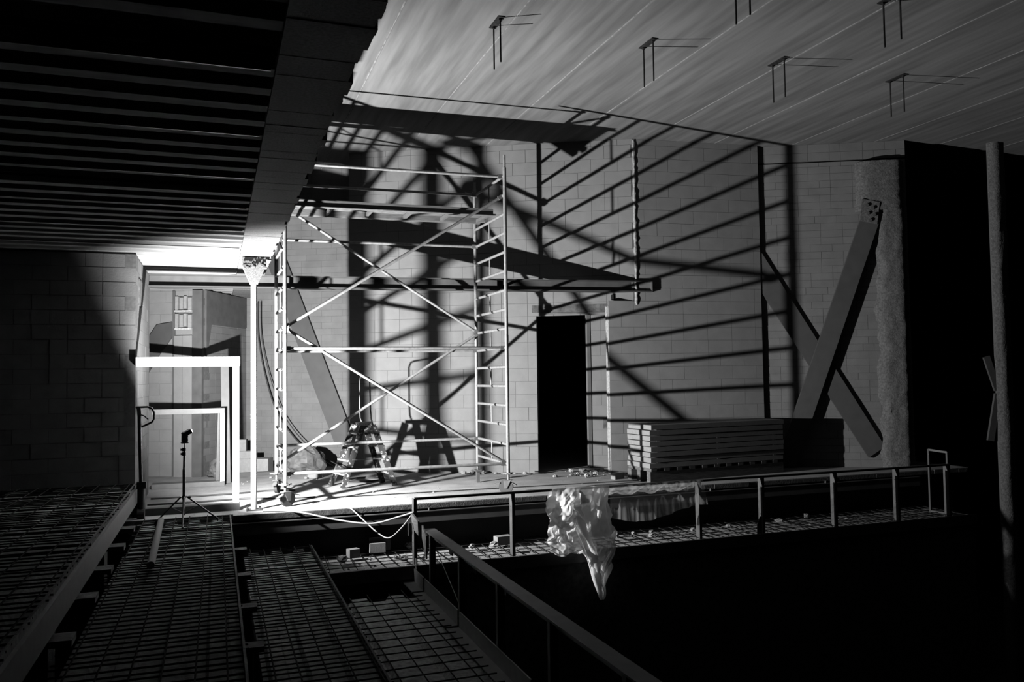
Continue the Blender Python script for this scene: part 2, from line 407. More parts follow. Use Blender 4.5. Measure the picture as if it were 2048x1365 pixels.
# ------------------------------------------------------------------ floor, slab edge, beams under it
fl = struct('floor', (5, 13, 0), 'dusty concrete floor under the scaffold')
MB().box(-1.2, .2, 10.74, 17.2, -.06, 0).add([], []).build('screed', M_FLOOR, fl)
MB().box(.2, 12.0, 10.64, 17.2, -.06, 0).build('screed', M_FLOOR, fl)
rn = random.Random(6)
e = MB(); x = .2
while x < 11.9:
    ln = rn.uniform(.5, 1.6); x1 = min(x+ln, 11.95)
    e.box(x, x1-.004, 10.615+rn.uniform(0, .015), 10.66, -.065-rn.uniform(0, .006), -.002-rn.uniform(0, .01)); x = x1
e.build('slab_edge', M_EDGE, fl)
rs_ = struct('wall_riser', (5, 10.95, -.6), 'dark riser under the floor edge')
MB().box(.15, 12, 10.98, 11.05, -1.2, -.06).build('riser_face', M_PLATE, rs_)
ed = thing('edge_beam', (3, 10.62, -.25), 'long grey steel beam just below the floor edge', 'beam')
MB().add([V(.17, 10.60, -.105), V(10.9, 10.60, -.105), V(10.9, 10.60, -.24), V(.24, 10.60, -.24), V(.17, 10.72, -.105), V(10.9, 10.72, -.105), V(10.9, 10.72, -.24), V(.24, 10.72, -.24)],
         [(0, 3, 2, 1), (4, 5, 6, 7), (0, 1, 5, 4), (1, 2, 6, 5), (2, 3, 7, 6), (3, 0, 4, 7)]).build('beam_web', M_STEEL, ed)
MB().box(.17, 10.9, 10.585, 10.73, -.105, -.096).build('beam_flange', M_STEEL, ed)
for u in (2.62, 4.7, 6.9, 9.0): MB().box(u, u+.012, 10.60, 10.66, -.1, -.06).build('stiffener', M_STEEL, ed)
# hall ceiling: hollow core panels
ce = struct('ceiling', (6, 8, ZC), 'streaked concrete ceiling of hollow core panels')
us = [-1.9, .64, 1.89, 3.146, 4.404, 5.62, 6.92, 8.16, 9.54, 10.8, 12.05, 13.3, 14.6]
for a_, b__ in zip(us[:-1], us[1:]):
    p = MB().add([V(a_+.012, -3, ZC), V(b__-.012, -3, ZC), V(b__-.012, 17.4, ZC), V(a_+.012, 17.4, ZC), V(a_+.002, -3, ZC+.03), V(b__-.002, -3, ZC+.03), V(b__-.002, 17.4, ZC+.03), V(a_+.002, 17.4, ZC+.03),
                  V(a_+.002, -3, ZC+.2), V(b__-.002, -3, ZC+.2), V(b__-.002, 17.4, ZC+.2), V(a_+.002, 17.4, ZC+.2)],
                 [(0, 3, 2, 1), (0, 1, 5, 4), (1, 2, 6, 5), (2, 3, 7, 6), (3, 0, 4, 7), (4, 5, 9, 8), (5, 6, 10, 9), (6, 7, 11, 10), (7, 4, 8, 11), (8, 9, 10, 11)])
    p.build('ceiling_panel', M_CEIL, ce)
for u in us[2:-1]:
    rn = random.Random(int(u*100)); pts = []; rs = []; v_ = -2.5
    while v_ < 17:
        pts.append(V(u+rn.uniform(-.003, .003), v_, ZC+.006)); rs.append(rn.uniform(.006, .011)); v_ += .35
    MB().path(pts, rs, 6).build('joint_mortar', M_JOINT, ce)
# lower corrugated ceiling on the left
lc = struct('ceiling_lower', (-1, 10, 3.22), 'corrugated steel deck ceiling over the left side')
prof = []; v_ = 1.0
while v_ < 17.0:
    prof += [(v_, 3.22), (v_+.11, 3.22), (v_+.135, 3.245), (v_+.16, 3.275), (v_+.27, 3.275), (v_+.285, 3.25)]; v_ += .3
def sheet(u0, u1, vlo, vhi):
    pr = [(a_, z_) for a_, z_ in prof if vlo <= a_ <= vhi]; n = len(pr)
    vs_ = [V(u0, a_, z_) for a_, z_ in pr]+[V(u1, a_, z_) for a_, z_ in pr]
    return MB().add(vs_, [(i, i+n, i+n+1, i+1) for i in range(n-1)])
for lo_, hi_ in ((1, 4.05), (4.0, 7.05), (7.0, 10.05), (10.0, 13.05), (13.0, 17)):
    sheet(-4.5, .28, lo_, hi_).build('deck_sheet', M_GALV, lc)
for v_ in np.arange(4.3, 10.5, 1.2):
    MB().box(-4.5, .26, v_, v_+.012, 3.212, 3.22).build('deck_seam', M_ZINC, lc)
MB().box(-4.5, .66, 1, 17, 3.29, 3.55).build('slab_above', M_EDGE, lc)
e = MB(); rn = random.Random(5); v_ = 1.0
while v_ < 16.9:
    v1 = v_+rn.uniform(.06, .22); e.box(.285, .668+rn.uniform(-.018, .018), v_, v1, 3.215+rn.uniform(-.003, .003), 3.5); v_ = v1
e.build('edge_strip', M_CONC, lc)
# ------------------------------------------------------------------ steel beam below the deck, running to the wall
bm = thing('steel_beam', (3, 12.77, 3.03), 'long horizontal steel beam behind the scaffold, ending on the block wall', 'beam')
b0 = Vector((-.93, 13.22)); b1 = Vector((6.93, 12.325)); db = (b1-b0).normalized(); nb = Vector((db.y, -db.x)); mid = (b0+b1)/2; hl = (b1-b0).length/2
def bb(dep, zc, hw, hh): return MB().obox((mid.x+nb.x*dep, mid.y+nb.y*dep, zc), (db*hl).to_3d(), (nb*hw).to_3d(), (0, 0, hh))
bb(0, 3.21, .1, .008).build('top_flange', M_PLATE, bm); bb(0, 3.04, .1, .009).build('bottom_flange', M_PLATE, bm)
bb(0, 3.125, .006, .077).build('web', M_STEEL, bm)
q = b1-db*.006
MB().obox((q.x, q.y, 3.125), (db*.008).to_3d(), (nb*.1).to_3d(), (0, 0, .085)).build('end_plate', M_ZINC, bm)
# ------------------------------------------------------------------ white post under the lower ceiling
po = thing('support_post', (.453, 10.98, 0), 'slim white round post carrying the lower ceiling', 'post')
MB().tube((.453, 10.98, .01), (.453, 10.98, 3.0), .036, 20).build('shaft', M_WHITE, po, smooth=True)
MB().box(.36, .55, 10.90, 11.06, 0, .014).build('base_plate', M_ZINC, po)
for i, (dx, dy) in enumerate([(-.075, -.06), (.075, -.06), (-.075, .06), (.075, .06)]):
    MB().disc((.453+dx, 10.98+dy, .022), (0, 0, 1), .012, .03, 6).build('anchor_bolt', M_STEEL, po)
MB().prism([V(.31, 10.91, 3.2), V(.31, 10.91, 3.09), V(.41, 10.91, 2.86), V(.50, 10.91, 2.86), V(.60, 10.91, 3.09), V(.60, 10.91, 3.2)], (0, .14, 0)).build('haunch', M_CONC, po)
rn = random.Random(8)
e = MB()
for i in range(26):
    a_ = rn.uniform(.32, .59); e.obox((a_, 10.905-rn.uniform(0, .01), rn.uniform(3.05, 3.17)), (rn.uniform(.008, .025), 0, rn.uniform(-.008, .008)), (0, .012, 0), (0, 0, rn.uniform(.006, .016)))
e.build('spalled_crust', M_ROUGH, po)['kind'] = 'stuff'
# ------------------------------------------------------------------ white door frame
wf = thing('door_frame', (-.3, 11.2, 0), 'bright white empty door frame beside the left block wall', 'door frame')
MB().box(-.93, .286, 11.07, 11.17, 1.82, 1.94).build('head_rail', M_WHITE, wf, bevel=.004)
MB().box(.203, .278, 11.075, 11.165, .09, 1.82).build('jamb', M_WHITE, wf, bevel=.004)
MB().box(-.93, .286, 11.04, 11.17, 0, .088).build('sill', M_GREYFR, wf, bevel=.003)
# second, lower frame behind it
sf = thing('window_frame', (-.4, 13.72, 0), 'low grey window frame standing behind the white door frame', 'window frame')
MB().box(-.92, .13, 13.69, 13.78, 1.13, 1.21).build('top_rail', M_GREYFR, sf, bevel=.003)
MB().box(.062, .13, 13.69, 13.77, .06, 1.13).build('stile', M_WHITE, sf, bevel=.003)
MB().box(-.92, .13, 13.69, 13.95, 0, .075).build('bottom_rail', M_GREYFR, sf, bevel=.003)
MB().add([V(.0, 13.8, .075), V(.055, 13.8, .075), V(.055, 13.8, 1.13), V(.03, 13.8, 1.13), V(.0, 13.95, .075), V(.055, 13.95, .075), V(.055, 13.95, 1.13), V(.03, 13.95, 1.13)],
         [(0, 1, 2, 3), (7, 6, 5, 4), (0, 4, 5, 1), (1, 5, 6, 2), (2, 6, 7, 3), (3, 7, 4, 0)]).build('inner_reveal', M_STEEL, sf)
tf = thing('door_frame', (-.4, 14.1, 0), 'tall dark frame leaning behind the low grey window frame', 'door frame')
MB().bar((.16, 14.02, 0), (.13, 14.2, 1.98), .12, .09, (0, 1, 0)).build('jamb', M_STEEL, tf)
MB().bar((-.9, 14.2, 1.93), (.19, 14.2, 1.93), .09, .1).build('head_rail', M_STEEL, tf)
# pallet truck behind the wall corner, only the handle stands clear
pj = thing('pallet_truck', (-.84, 10.86, 0), 'black pallet truck handle standing by the left wall end', 'pallet truck')
MB().tube((-.84, 10.87, .3), (-.865, 10.86, 1.24), .022, 12).build('shaft', M_BLACKM, pj, smooth=True)
h = [(-.905, 10.88, 1.33), (-.775, 10.86, 1.335), (-.725, 10.85, 1.315), (-.70, 10.845, 1.26), (-.70, 10.845, 1.19), (-.725, 10.85, 1.15), (-.805, 10.86, 1.11), (-.86, 10.865, 1.09)]
MB().path(h, .013, 10).build('grip_loop', M_BLACKM, pj, smooth=True)
MB().bar((-.865, 10.86, 1.235), (-.875, 10.865, 1.335), .045, .04, (0, 1, 0)).build('release_box', M_ZINC, pj)
MB().path([(-.855, 10.86, 1.245), (-.815, 10.855, 1.23), (-.765, 10.85, 1.185)], .009, 8).build('lever', M_BLACKM, pj, smooth=True)
MB().tube((-.84, 10.87, .10), (-.84, 10.87, .40), .045, 14).build('pump', M_BLACKM, pj, smooth=True)
MB().box(-.89, -.785, 10.83, 10.92, .36, .44).build('pump_head', M_BLACKM, pj)
MB().disc((-.84, 10.865, .065), (1, 0, 0), .065, .08, 18).build('steer_wheel', M_RUBBER, pj)
# ------------------------------------------------------------------ scaffold tower
SO = Vector((.844, 11.085)); DT = -.034; SLN = 3.02; SWD = 1.385; Z0 = .415; SP = .2725
def sp(a, b_, z): return V(SO.x+a*math.cos(DT)-b_*.013, SO.y+a*math.sin(DT)+b_, z)
def zk(k): return Z0+SP*k
tw = thing('scaffold_tower', sp(SLN/2, SWD/2, 0), 'tall wheeled aluminium scaffold tower with crossed tubes', 'scaffold')
for a in (0, SLN):
    for b_ in (0, SWD):
        top = 4.80 if (a > 0 and b_ == 0) else 4.72
        s_ = MB().tube(sp(a, b_, .27), sp(a, b_, 4.62), .0255, 14).build('stile', M_ALU, tw, smooth=True)
        MB().tube(sp(a, b_, 4.6), sp(a, b_, top), .02, 12).build('spigot', M_ALU, s_, smooth=True)
        for zj in (2.18, ):
            MB().tube(sp(a, b_, zj-.05), sp(a, b_, zj+.05), .028, 14).build('sleeve', M_ALU, s_, smooth=True)
    for k in range(16):
        MB().tube(sp(a, .02, zk(k)), sp(a, SWD-.02, zk(k)), .02, 12).build('rung', M_ALU, tw, smooth=True)
    for k in range(0, 15, 2):
        MB().tube(sp(a, SWD*.5, zk(k)), sp(a, SWD*.5, zk(k+1)), .011, 8).build('ladder_strut', M_ALU, tw, smooth=True)
def claw(b2, p, dirx, par):
    MB().obox(p, (.03*dirx, 0, 0), (0, .02, 0), (0, 0, .027)).build('claw', M_ALUD, par)
def rail(a0, z0_, a1, z1_, b_, nm, r=.021):
    p, q = sp(a0, b_, z0_), sp(a1, b_, z1_)
    o = MB().tube(p, q, r, 12).build(nm, M_ALU, tw, smooth=True)
    d = (q-p).normalized()
    for s0, e_ in ((p, 1), (q, -1)):
        MB().bar(s0-d*.02*e_, s0+d*.075*e_, .05, .055).build('claw', M_ALUD, o)
    return o
IN = .03
for b_, k in ((.07, 0), (.07, 6), (.07, 15), (SWD-.06, 1), (SWD-.06, 6), (SWD-.06, 12), (SWD-.06, 15)):
    rail(0, zk(k), SLN, zk(k), b_, 'guard_rail')
rail(0, zk(7), SLN, zk(0), .10, 'diagonal_brace'); rail(SLN, zk(14), 0, zk(7), .10, 'diagonal_brace')
rail(SLN, zk(7), 0, zk(0), SWD-.1, 'diagonal_brace'); rail(0, zk(14), SLN, zk(7), SWD-.1, 'diagonal_brace')
# platform lying on the rungs
pf = thing('scaffold_platform', sp(SLN/2, .67, zk(13)+.02), 'long scaffold platform lying across the rungs near the top of the tower', 'platform')
zp = zk(13)+.02
for b_ in (.37, .97):
    MB().bar(sp(.05, b_, zp+.06), sp(SLN-.05, b_, zp+.06), .03, .11).build('side_beam', M_ALUD, pf)
    MB().bar(sp(.05, b_-.012 if b_ < .5 else b_+.012, zp+.012), sp(SLN-.05, b_-.012 if b_ < .5 else b_+.012, zp+.012), .055, .012).build('bottom_lip', M_ALU, pf)
MB().obox(sp(SLN/2, .67, zp+.10), (SLN/2-.06, 0, 0), (0, .29, 0), (0, 0, .008)).build('deck_board', M_WOOD, pf)
for i in range(6):
    a = .1+i*(SLN-.2)/5
    MB().bar(sp(a, .38, zp+.04), sp(a, .96, zp+.04), .04, .05).build('cross_member', M_ALUD, pf)
for a, sg in ((.02, 1), (SLN-.02, -1)):
    for b_ in (.42, .92):
        MB().bar(sp(a-.03*sg, b_, zp+.035), sp(a+.06*sg, b_, zp+.035), .05, .03).build('hook', M_ALU, pf)
# castors
def castor(a, b_, parent_label, turn, wheel=True):
    base = sp(a, b_, 0)
    t = thing('scaffold_castor', base, parent_label, 'castor')
    MB().tube(base+V(0, 0, .16), base+V(0, 0, .40), .018, 10).build('jack_leg', M_ALUD, t, smooth=True)
    MB().disc(base+V(0, 0, .285), (0, 0, 1), .06, .022, 8).build('adjuster_nut', M_ALUD, t)
    for i in range(3):
        an = turn+i*2.09; d = V(math.cos(an), math.sin(an), 0)
        MB().bar(base+V(0, 0, .285)+d*.05, base+V(0, 0, .285)+d*.095, .02, .014).build('nut_wing', M_ALUD, t)
    if wheel:
        d = V(math.cos(turn), math.sin(turn), 0); sd = V(-d.y, d.x, 0); c_ = base+d*.035+V(0, 0, .1)
        wh = MB().disc(c_, sd, .1, .045, 26).build('wheel', M_RUBBER, t, smooth=True)
        MB().disc(c_, sd, .03, .06, 12).build('hub', M_ZINC, wh)
        for s_ in (-1, 1):
            MB().prism([c_+sd*(.034*s_)+p for p in (d*.02-V(0, 0, .02), d*-.02-V(0, 0, .02), d*-.075+V(0, 0, .09), d*.03+V(0, 0, .09))], sd*.006*s_).build('fork_cheek', M_ZINC, t)
        MB().obox(c_+V(0, 0, .09)-d*.03, d*.055, sd*.04, (0, 0, .006)).build('fork_crown', M_ZINC, t)
        MB().bar(c_+d*.08+V(0, 0, .055), c_+d*.17+V(0, 0, .03), .07, .012).build('brake_pedal', M_ZINC, t)
        MB().bar(c_-d*.09+V(0, 0, .05), c_-d*.15+V(0, 0, .02), .06, .012).build('release_pedal', M_ZINC, t)
    else:
        MB().bar(base+V(0, 0, 0), base+V(0, 0, .17), .05, .05, (0, 1, 0)).build('foot', M_ZINC, t)
        MB().box(base.x-.05, base.x+.05, base.y-.05, base.y+.05, .17, .2).build('foot_collar', M_STEEL, t)
castor(0, 0, 'castor under the tower next to the white post, front corner', .5)
castor(0, SWD, 'castor under the tower beside the pile of blocks', 1.2)
castor(SLN, 0, 'castor under the tower just behind the guard rail', 2.6)
castor(SLN, SWD, 'wheel-less foot of the tower in front of the block wall', 0, wheel=False)
# ------------------------------------------------------------------ step ladder
sl = thing('step_ladder', (2.12, 12.76, 0), 'paint splashed double step ladder with a tall hoop, under the scaffold', 'step ladder')
feet = {'lf': V(1.789, 12.545, 0), 'lr': V(1.661, 12.976, 0), 'rf': V(2.574, 12.545, 0), 'rr': V(2.467, 12.975, 0)}
tops = {'lf': V(2.10, 12.60, .93), 'lr': V(2.02, 12.92, .93), 'rf': V(2.26, 12.60, .93), 'rr': V(2.18, 12.92, .93)}
for k_ in feet:
    MB().bar(feet[k_], tops[k_], .085, .035, (0, 1, 0)).build('rail', M_LADDER, sl)
for s_ in 'lr':
    for i in range(1, 5):
        t_ = i/4.6; p = feet[s_+'f'].lerp(tops[s_+'f'], t_); q = feet[s_+'r'].lerp(tops[s_+'r'], t_)
        MB().obox((p+q)/2, (.055, 0, 0), (q-p)/2, (0, 0, .014)).build('tread', M_LADTREAD, sl)
MB().obox((2.14, 12.76, .945), (.12, 0, 0), (.03, .2, 0), (0, 0, .022)).build('top_platform', M_LADTREAD, sl)
MB().path([(2.16, 12.93, .9), (2.12, 12.95, 1.02), (2.11, 12.95, 1.15), (2.11, 12.95, 1.6), (2.115, 12.92, 1.65), (2.135, 12.88, 1.662), (2.18, 12.66, 1.662), (2.20, 12.61, 1.65), (2.205, 12.585, 1.6), (2.215, 12.585, 1.15), (2.225, 12.585, 1.02), (2.26, 12.60, .9)], .0115, 10).build('hoop', M_BLACKM, sl, smooth=True)
for s_ in (.45, ):
    p = feet['lf'].lerp(tops['lf'], s_); q = feet['rf'].lerp(tops['rf'], s_); MB().tube(p+V(0, -.02, 0), q+V(0, -.02, 0), .006, 6).build('spreader', M_ZINC, sl)
# ------------------------------------------------------------------ slab stack
pl = thing('pallet', (7.5, 11.5, 0), 'low wooden pallet under the stacked slabs', 'pallet')
S0 = Vector((6.19, 11.11)); 
def ss_(s_, t_, z): q = S0+Vector((.995, .0998))*s_+Vector((-.0998, .995))*t_; return V(q.x, q.y, z)
eX = V(.995, .0998, 0); eY = V(-.0998, .995, 0)
for t_ in (.06, .32, .58):
    MB().obox(ss_(1.32, t_, .085), eX*1.32, eY*.05, (0, 0, .085)).build('bearer', M_WOOD, pl)
for s_ in np.arange(.06, 2.62, .24):
    MB().obox(ss_(s_, .31, .191), eX*.05, eY*.31, (0, 0, .022)).build('pallet_board', M_WOOD, pl)
rn = random.Random(14); words = ['lowest', 'second', 'third', 'fourth', 'fifth', 'sixth', 'seventh', 'topmost']
zz = .213
for i in range(8):
    th = .070; dx = rn.uniform(-.012, .025)
    o = MB().obox(ss_(1.32+dx, .31+rn.uniform(-.008, .008), zz+.007+th/2), eX*1.32, eY*.31, (0, 0, th/2)).build('aerated_slab', M_AER, origin=ss_(1.32, .31, zz+.007))
    tag(o, ('%s pale concrete slab in the stack by the block wall' % words[i]) if i in (0, 7) else ('%s pale concrete slab from the bottom of the stack by the block wall' % words[i]), 'slab', 'slabs stacked on the pallet')
    for s_ in (.15, 1.3, 2.45):
        MB().obox(ss_(s_, .31, zz+.0035), eX*.03, eY*.31, (0, 0, .0042)).build('spacer_strip', M_WOOD, o)
    zz += .083
# ------------------------------------------------------------------ tier decks with rebar nets
def tier(name, u0, u1, v0, v1, z, label, rib=.18, bars=.115, edge=True, long_=.17, seed=1, mfill=M_DCONC):
    t = thing(name, ((u0+u1)/2, (v0+v1)/2, z), label, 'tier deck')
    n = int((u1-u0)/rib); pts = []
    for i in range(n):
        a = u0+i*(u1-u0)/n; w_ = (u1-u0)/n
        pts += [(a, z-.05), (a+w_*.14, z-.05), (a+w_*.22, z), (a+w_*.62, z), (a+w_*.70, z-.05)]
    pts.append((u1, z-.05)); k = len(pts)
    MB().add([V(a, v0, b_) for a, b_ in pts]+[V(a, v1, b_) for a, b_ in pts], [(i, i+1, i+1+k, i+k) for i in range(k-1)]).build('deck_sheet', mfill, t)
    MB().box(u0, u1, v0, v1, z-.16, z-.055).build('slab', M_EDGE, t)
    if edge:
        MB().box(u1-.008, u1+.008, v0, v1, z-.2, z+.035).build('edge_strip', M_EDGE, t)
    r_ = MB(); rn = random.Random(seed); v_ = v0+.05
    while v_ < v1:
        dv = rn.uniform(-.012, .012); dz = rn.uniform(0, .01); du = rn.uniform(0, .05)
        r_.tube((u0-.05+du, v_+dv, z+.02+dz), (u1+.03-du*.5, v_-dv, z+.02+dz), .0065, 5); v_ += bars
    a = u0+.07
    while a < u1:
        r_.tube((a, v0, z+.035), (a+rn.uniform(-.02, .02), v1+rn.uniform(-.06, .05), z+.035), .006, 5); a += long_
    r_.build('rebar_net', M_REBAR, t)['kind'] = 'stuff'
    return t
td1 = tier('tier_deck', -2.4, -.93, 3.0, 11.2, .36, 'highest rebar covered tier deck below the left block wall', rib=.37, bars=.12, seed=2)
td2 = tier('tier_deck', -.86, .165, 3.0, 10.72, -.025, 'rebar covered tier deck under the flash stand, level with the floor', rib=.255, bars=.105, seed=3)
td3 = tier('tier_deck', .315, 1.10, 3.0, 10.42, -.42, 'rebar covered tier deck one step below the flash stand', rib=.26, bars=.105, seed=4)
td4 = tier('tier_deck', 1.32, 2.13, 3.0, 9.25, -.79, 'lowest dark rebar covered tier deck beside the steel parapet beam', rib=.27, bars=.2, long_=.2, seed=5, edge=False)
# steel edge channel of the highest tier
MB().box(-.93, -.895, 3, 11.1, .17, .352).build('edge_channel', M_ZINC, td1)
MB().box(-.935, -.865, 10.945, 11.035, -.005, .175).build('prop', M_STEEL, td1)
for v_ in (9.66, 8.67, 7.67, 6.73, 5.7):
    MB().box(-1.0, -.81, v_-.09, v_+.09, .06, .1).build('bracket', M_EDGE, td2)
    MB().bar((-.95, v_+.07, .09), (-.95, v_+.07, .205), .02, .02, (0, 1, 0)).build('bracket_rod', M_STEEL, td2)
for v_ in (9.9, 8.6, 7.4, 6.3, 5.4):
    MB().box(.17, .33, v_-.07, v_+.07, -.30, -.26).build('bracket', M_EDGE, td3)
for i, (u, v_) in enumerate([(-.82, 10.35), (-.80, 9.75), (-.79, 9.2)]):
    rock((u, v_, -.1), .1, 90+i, .8).build('mortar_lump', M_DCONC, td2)
# legs under the tiers
for t_, (u0, u1, z1_) in zip((td1, td2, td3, td4), [(-2.3, -1.0, .2), (-.8, .1, -.185), (.36, 1.06, -.58), (1.36, 2.1, -.95)]):
    for v_ in (3.2, 6.0, 8.8): MB().box(u0, u1, v_, v_+.25, -3.2, z1_).build('raker_leg', M_EDGE, t_)
lf = MB().box(-6, 16, -3, 17.3, -3.3, -3.2).build('floor_lower', M_EDGE); lf['kind'] = 'structure'; lf['label'] = 'concrete hall floor far below the tiers'
# ------------------------------------------------------------------ walkway strip in front of the floor, guard rail
sw = thing('walkway_deck', (6, 10.4, -.61), 'narrow rubble strewn walkway deck below the floor edge', 'deck')
MB().box(1.2, 11.2, 9.82, 10.98, -.75, -.635).build('slab', M_DCONC, sw)
MB().box(1.2, 11.2, 9.80, 9.83, -.76, -.61).build('edge_angle', M_ZINC, sw)
r_ = MB(); rn = random.Random(23); u = 1.25
while u < 11.1: r_.tube((u, 9.84, -.60), (u+rn.uniform(-.05, .05), 10.95, -.60+rn.uniform(-.01, .02)), .005, 5); u += .16
for v_ in (9.95, 10.12, 10.3, 10.47, 10.64, 10.8): r_.tube((1.2, v_+rn.uniform(-.02, .02), -.592), (11.1, v_+rn.uniform(-.02, .02), -.592), .005, 5)
r_.build('rebar_net', M_REBAR, sw)['kind'] = 'stuff'
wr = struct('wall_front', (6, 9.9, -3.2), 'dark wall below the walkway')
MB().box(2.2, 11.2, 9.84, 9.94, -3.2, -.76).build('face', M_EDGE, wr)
gr = thing('guard_rail', (6.5, 9.88, -.61), 'low steel guard rail with flat posts along the walkway edge', 'guard rail')
MB().box(2.262, 10.76, 9.865, 9.905, .178, .19).build('top_rail', M_ZINC, gr)
MB().box(2.262, 10.76, 9.897, 9.905, .155, .18).build('rail_web', M_STEEL, gr)
for u in (2.27, 3.53, 6.25, 7.28, 8.55, 9.72, 10.73):
    MB().box(u-.020, u-.012, 9.868, 9.955, -.64, .178).build('post', M_ZINC, gr)
    MB().box(u-.020, u+.020, 9.858, 9.868, -.64, .178).build('post_web', M_STEEL, gr)
    for z in (-.35, 0): MB().disc((u-.021, 9.91, z), (1, 0, 0), .006, .006, 8).build('bolt', M_BLACK, gr)
MB().box(2.25, 2.258, 9.74, 9.80, -1.0, -.52).build('post_tail', M_ZINC, gr)
MB().box(2.25, 2.29, 9.74, 9.868, -.612, -.604).build('post_foot', M_STEEL, gr)
MB().prism([V(7.17, 9.865, -.64), V(7.25, 9.865, -.64), V(7.25, 9.865, -.38), V(7.22, 9.865, -.38), V(7.17, 9.865, -.5)], (0, .01, 0)).build('post_gusset', M_ZINC, gr)
er = thing('end_rail', (10.72, 10.3, -.61), 'dim rail panel closing the far end of the walkway', 'guard rail')
MB().bar((10.80, 9.95, .36), (10.71, 10.22, .385), .03, .03).build('top_rail', M_STEEL, er)
MB().bar((10.80, 9.95, -.60), (10.71, 10.22, -.59), .03, .03).build('bottom_rail', M_STEEL, er)
MB().bar((10.80, 9.95, -.61), (10.80, 9.95, .37), .03, .03, (0, 1, 0)).build('post', M_STEEL, er)
MB().bar((10.71, 10.22, -.61), (10.71, 10.22, .395), .03, .03, (0, 1, 0)).build('post', M_STEEL, er)
# ------------------------------------------------------------------ parapet beam running to the camera side
pb = thing('parapet_beam', (2.38, 7, -.16), 'flat topped steel parapet beam on posts beside the lowest tier', 'beam')
MB().box(2.31, 2.45, 4.2, 9.64, -.165, -.15).build('top_flange', M_ZINC, pb)
MB().box(2.36, 2.40, 4.2, 9.62, -.22, -.165).build('web', M_STEEL, pb)
for v_ in (9.3, 8.1, 6.9, 5.7, 4.5):
    MB().box(2.31, 2.375, v_, v_+.05, -.95, -.165).build('post', M_PLATE, pb)
for v_ in (8.9, 8.0, 7.1):
    MB().box(2.44, 2.455, v_-.06, v_+.06, -.32, -.15).build('clip_plate', M_PLATE, pb)
for i, (v0_, v1_) in enumerate([(9.32, 9.79), (7.9, 9.26), (5.9, 7.84)]):
    t = thing('angle_kerb', (2.18, (v0_+v1_)/2, -.79), ['short', 'middle', 'long'][i]+' piece of steel angle kerb beside the lowest tier', 'kerb')
    MB().box(2.10, 2.24, v0_, v1_, -.80, -.788).build('foot_flange', M_ZINC, t)
    MB().box(2.23, 2.242, v0_, v1_, -.80, -.64).build('upright_flange', M_ZINC, t)
bd = thing('timber_board', (2.25, 9.7, -.1), 'scrap board fixed to the first guard rail post', 'board')
MB().prism([V(2.215, 9.86, .015), V(2.25, 9.66, -.06), V(2.25, 9.63, -.22), V(2.235, 9.68, -.20), V(2.23, 9.86, -.16)], (.022, 0, 0)).build('plank', M_WOOD, bd)
MB().box(2.17, 2.21, 9.80, 9.84, -.25, -.1).build('clamp', M_STEEL, bd)
bd = thing('timber_board', (2.3, 9.4, -.3), 'scrap board hanging below the end of the parapet beam', 'board')
MB().prism([V(2.29, 9.62, -.10), V(2.29, 9.42, -.19), V(2.29, 9.42, -.46), V(2.29, 9.50, -.40), V(2.29, 9.62, -.24)], (.018, 0, 0)).build('plank', M_WOOD, bd)
tag(MB().tube((2.42, 9.45, -.36), (2.42, 8.5, -.75), .005, 6).build('thin_rod', M_ZINC, origin=(2.42, 8.5, -.75)), 'thin straight rod leaning below the parapet beam', 'rod')
# ------------------------------------------------------------------ flash gun on its stand
st = thing('light_stand', (-.346, 10.28, .01), 'black tripod light stand carrying the flash gun', 'light stand')
c_ = V(-.346, 10.28, 0)
MB().tube(c_+V(0, 0, .10), c_+V(0, 0, .62), .016, 12).build('lower_column', M_BLACKM, st, smooth=True)
MB().tube(c_+V(0, 0, .60), c_+V(.004, 0, .86), .0125, 12).build('upper_column', M_BLACKM, st, smooth=True)
MB().tube(c_+V(.005, 0, .85), c_+V(.008, 0, .925), .006, 8).build('spigot', M_BLACKM, st, smooth=True)
for z, dx in ((.85, -.02), (.80, -.018), (.30, .05)):
    MB().box(c_.x-.02, c_.x+.02, c_.y-.02, c_.y+.02, z-.02, z+.02).build('collar', M_BLACK, st)
    MB().disc(c_+V(dx*1.2, 0, z), (1, 0, 0), .014, .03, 10).build('clamp_knob', M_BLACK, st)
for f_ in (V(-.655, 10.37, .018), V(.028, 10.35, .018), V(-.347, 9.93, .018)):
    d = (f_-c_); d.z = 0; d.normalize()
    l_ = MB().tube(c_+d*.03+V(0, 0, .31), f_, .0095, 8).build('leg', M_BLACKM, st, smooth=True)
    MB().tube(f_-V(0, 0, .012), f_+(c_+V(0, 0, .3)-f_).normalized()*.05, .012, 8).build('rubber_foot', M_BLACK, l_)
    MB().tube(c_+d*.02+V(0, 0, .13), c_+d*.15+V(0, 0, .19), .006, 6).build('strut', M_BLACKM, st)
fg = thing('flash_gun', (-.340, 10.28, .92), 'black flash gun firing from the top of the light stand', 'flash')
hz = V(math.cos(.3)*math.cos(.45), math.sin(.3)*math.cos(.45), math.sin(.45)); hs = hz.cross(V(0, 0, 1)).normalized(); hu = hs.cross(hz)
fx = V(math.cos(.35), math.sin(.35), 0); fy = V(-fx.y, fx.x, 0)
MB().obox((-.340, 10.28, .985), fx*.028, fy*.037, (0, 0, .05)).build('body', M_BLACK, fg, bevel=.006)
MB().obox((-.340, 10.28, .927), fx*.034, fy*.03, (0, 0, .006)).build('hot_shoe', M_BLACKM, fg)
hc = FL-hz*.058
MB().obox(hc, hz*.052, hs*.038, hu*.026).build('head', M_BLACK, fg, bevel=.006)
MB().obox(FL-hz*.006, hz*.007, hs*.03, hu*.018).build('lens', M_LENS, fg, bevel=.004)
